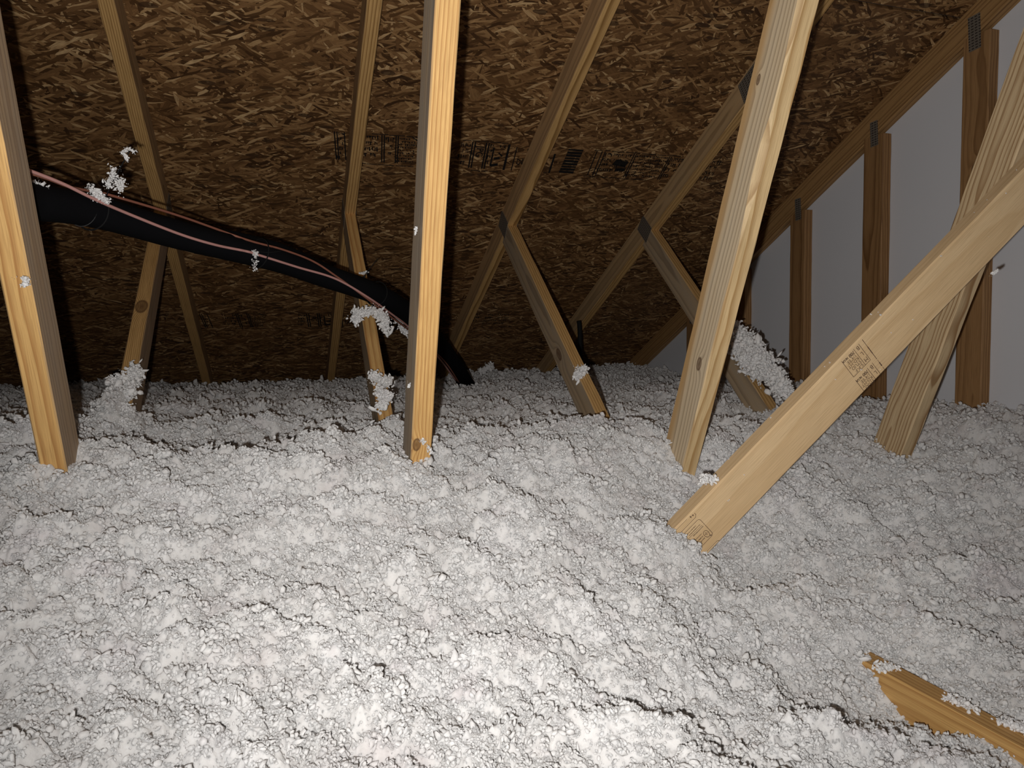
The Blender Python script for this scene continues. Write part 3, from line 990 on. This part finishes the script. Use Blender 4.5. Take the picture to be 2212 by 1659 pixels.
tuft([[(.838, 1.975, -.092), (.862, 1.968, -.085), (.845, 1.96, -.112)], [(.836, 1.968, -.098), (.834, 1.960, -.118)]], 170, .0052, (.007, .006, .006), 'white tuft part way down the slanting post right of the middle post', 107, 8)
tuft([[(1.443, 2.150, .055), (1.455, 2.02, -.020), (1.462, 1.93, -.095), (1.475, 1.83, -.185)], [(1.468, 2.125, .045), (1.478, 2.0, -.035), (1.485, 1.86, -.16)], [(1.438, 2.06, .0), (1.440, 1.93, -.115)]], 1700, .0095, (.016, .022, .017), 'long thick white roll of insulation lying down the last slanting post', 108, 60)
tuft([[(-.346, 1.192, .099), (-.340, 1.190, .092), (-.347, 1.192, .086)]], 26, .0030, (.0025, .0015, .002), 'small white tuft stuck to the front edge of the leftmost post', 109, 4)
tuft([[(1.02, 3.72, -.170), (1.05, 3.72, -.150), (1.08, 3.72, -.140)]], 130, .0085, (.010, .010, .008), 'white tuft on the far insulation beside the end of the black pipe', 110, 8)
tuft([[(.355, 2.34, .066), (.39, 2.34, .068)], [(.37, 2.34, .050), (.392, 2.34, .026)]], 110, .0048, (.006, .006, .006), 'white tuft under the wires just left of the middle post', 111, 7)
tuft([[(-.392, 1.93, -.090), (-.336, 1.93, -.088)], [(-.385, 1.90, -.115), (-.340, 1.90, -.110)], [(-.40, 1.85, -.150), (-.345, 1.85, -.150)], [(-.345, 1.955, -.060), (-.338, 1.95, -.075)], [(-.42, 1.80, -.17), (-.34, 1.80, -.18)]], 900, .0062, (.009, .012, .010), 'white heap climbing the foot of the left truss second post', 112, 20)
tuft([[(-.395, 1.40, .272), (-.372, 1.42, .268)]], 45, .003, (.004, .003, .003), 'little white tuft behind the leftmost post on top of the pink wire', 113, 4)
tuft([[(.222, 1.205, .190), (.221, 1.21, .180)]], 14, .0024, (.001, .001, .0015), 'tiny white tuft half way up the grey side of the middle post', 114, 2)
tuft([[(.222, 1.30, -.078), (.219, 1.30, -.083)]], 14, .0026, (.0015, .001, .0015), 'tiny white tuft low on the grey side of the middle post', 115, 2)
tuft([[(.236, 2.235, .208), (.256, 2.235, .212)]], 30, .0035, (.003, .003, .002), 'white fluff lodged between the black pipe and the middle truss slanting post', 116, 2)
tuft([[(1.322, 1.040, .122), (1.314, 1.045, .116)]], 16, .0028, (.002, .002, .002), 'tiny white tuft under the upper end of the stamped board', 117, 2)
tuft([[(.255, 1.318, -.195), (.262, 1.322, -.21)], [(.245, 1.32, -.185), (.250, 1.322, -.19)]], 36, .0026, (.003, .0012, .003), 'white tuft over the dark knot at the foot of the middle post', 118, 4)
tuft([[(.740, 1.15, -.262), (.765, 1.15, -.265)]], 70, .0045, (.008, .006, .005), 'white tuft on top of the lower end of the stamped board', 119, 5)
tuft([[(.858, .73, -.498), (.862, .69, -.497)], [(.868, .66, -.497), (.873, .63, -.496)]], 150, .0040, (.006, .008, .003), 'crumbs of insulation on the bare board at the lower right', 120, 5)
tuft([[(.862, .825, -.499), (.842, .835, -.500)]], 90, .0038, (.007, .006, .003), 'crumbs of insulation at the left tip of the bare board', 121, 4)

# crumbs on the stamped board's edges
rs = np.random.default_rng(5)
C, R = [], []
for k_ in range(26):
    s = rs.uniform(.1, 1.0)
    top = rs.random() < .45
    if top:
        p = BA + BD * s + BN * rs.uniform(.004, .034) - BE * 0.0012
    else:
        p = BA + BD * s + BE * rs.uniform(0.002, .088) - BN * 0.0008
    for q_ in range(rs.integers(1, 4)):
        C.append(np.array(p) + rs.normal(0, .0009, 3)); R.append(rs.uniform(.0006, .0016))
v_, f_ = blobs(np.array(C), np.array(R), ICO1, rs)
o = mesh_np('insulation_crumbs', v_ - np.array(C).mean(0), f_, M_FLUFF, smooth=True)
o.location = np.array(C).mean(0)
tag(o, 'fine white crumbs scattered on the stamped diagonal board', 'insulation', kind='stuff')

# ------------------------------------------------------------------ pipes, wires, ties
PA = [(-.60, 1.20, .245), (-.457, 1.300, .242), (-.412, 1.350, .238), (-.390, 1.420, .244), (-.326, 1.550, .253), (-.199, 1.720, .236), (-.009, 1.900, .210), (.109, 2.000, .181), (.243, 2.100, .147), (.341, 2.220, .113), (.450, 2.420, .063), (.574, 2.700, -.005), (.709, 3.000, -.103), (.864, 3.350, -.229)]
PB = []
for (x_, y_, z_) in PA:
    h_ = math.hypot(x_, y_)
    up_ = float(np.interp(y_, [1.5, 1.75, 1.9, 2.0, 2.12], [0.004, 0.020, 0.030, 0.024, 0.006]))
    bk_ = math.sqrt(0.0585 ** 2 - up_ ** 2)
    PB.append((x_ + x_ / h_ * bk_ * .6 - .02, y_ + y_ / h_ * bk_, z_ + up_))
W1 = [(-.50, 1.18, .300), (-.426, 1.250, .288), (-.377, 1.360, .283), (-.345, 1.420, .276), (-.311, 1.480, .263), (-.264, 1.570, .250), (-.193, 1.670, .231), (-.131, 1.740, .220), (-.070, 1.810, .216), (-.042, 1.840, .211), (.047, 1.910, .191), (.145, 1.980, .169), (.238, 2.050, .124), (.318, 2.160, .082), (.402, 2.320, .040), (.558, 2.620, -.065), (.70, 2.95, -.17)]
W2_ = [(-.52, 1.22, .296), (-.440, 1.290, .283), (-.375, 1.380, .281), (-.345, 1.450, .278), (-.319, 1.520, .284), (-.297, 1.550, .284), (-.196, 1.700, .274), (-.070, 1.840, .247), (.010, 1.910, .235), (.086, 1.955, .212), (.151, 1.990, .174), (.225, 2.050, .128), (.321, 2.170, .071), (.405, 2.330, .030), (.584, 2.660, -.074), (.72, 2.98, -.18)]
pa = tube('insulated_pipe', PA, 0.031, M_RUBBER, 28, 12, wob=.01)
tag(pa, 'thick black foam covered pipe sloping away from the leftmost post, nearer of the two', 'pipe')
pb = tube('insulated_pipe', PB, 0.026, M_RUBBER, 24, 12, wob=.01)
tag(pb, 'black foam covered pipe running along the back and top of the thicker one', 'pipe')
AX = [(np.array([tuple(v_) for v_ in catmull(PA, 12)]), .031), (np.array([tuple(v_) for v_ in catmull(PB, 12)]), .026)]
def seat(W, r):
    out = []
    for p in catmull(W, 10):
        p = np.array(p)
        for k_ in range(80):
            if all(np.sqrt(((ax - p) ** 2).sum(1)).min() > R_a + r * .6 for ax, R_a in AX):
                break
            p = p * .9985
        out.append(tuple(p))
    return out
w1 = tube('control_wire', seat(W1, .003), 0.0030, M_PINK, 10, 1)
tag(w1, 'pink wire strapped along the front of the black pipe', 'wire')
w2 = tube('control_wire', seat(W2_, .0026), 0.0026, M_RUST, 10, 1)
tag(w2, 'dull red brown wire along the top of the black pipe', 'wire')
def ring(name, c, d, rad, mat, w_=.0016, parent=None, flat=1.0):
    d = Vector(d).normalized(); a = d.cross(Vector((0, 0, 1))).normalized(); b = d.cross(a)
    P = [Vector(c) + (a * math.cos(t) + b * math.sin(t)) * rad for t in np.linspace(0, 2 * math.pi, 33)]
    return tube(name, P, w_, mat, 6, 1, parent=parent, cap=False)
def tie(c, d, rad, tail, label):
    e = empty('cable_tie', c)
    tag(e, label, 'cable tie')
    ring('strap', c, d, rad, M_TIE, parent=e)
    tube('tail', tail, 0.0011, M_TIE, 6, 6, parent=e)
    p = tail[0]
    V_, F_ = box_mesh(p[0] - .003, p[0] + .003, p[1] - .003, p[1] + .003, p[2] - .0025, p[2] + .0025)
    h = mesh_py('buckle', [(x - p[0], y - p[1], z - p[2]) for x, y, z in V_], F_, M_TIE, parent=e)
    h.location = Vector(p) - Vector(c)
    return e
tie((-.332, 1.545, .254), (.07, .13, -.01), .037, [(-.300, 1.500, .268), (-.283, 1.492, .300), (-.262, 1.482, .335), (-.248, 1.477, .358)], 'black cable tie round the pipe by the left truss, its tail sticking up')
tie((-.045, 1.865, .218), (.12, .1, -.03), .037, [(-.048, 1.825, .218), (-.02, 1.82, .216), (.008, 1.835, .222)], 'black cable tie half way along the pipe beside a small white tuft')
tie((.270, 2.125, .140), (.09, .11, -.03), .036, [(.232, 2.09, .186), (.245, 2.09, .205), (.272, 2.095, .238)], 'black cable tie at the middle truss, thin tail pointing up to the right')
ring_ = ring('pipe_seam', (-.343, 1.525, .252), (.07, .13, -.01), .0315, plain('grey_tape', (.05, .05, .05), .8, 0, .1, 30, .1), .0009, parent=None)
ring_.parent = pa; ring_.location = ring_.location - pa.location
rod = tube('vent_pipe', [(1.336, 3.10, -.30), (1.334, 3.10, -.10), (1.330, 3.10, .05), (1.326, 3.10, .085)], 0.0105, M_TIE, 12, 4)
tag(rod, 'thin black pipe standing upright far back behind the slanting post', 'pipe')
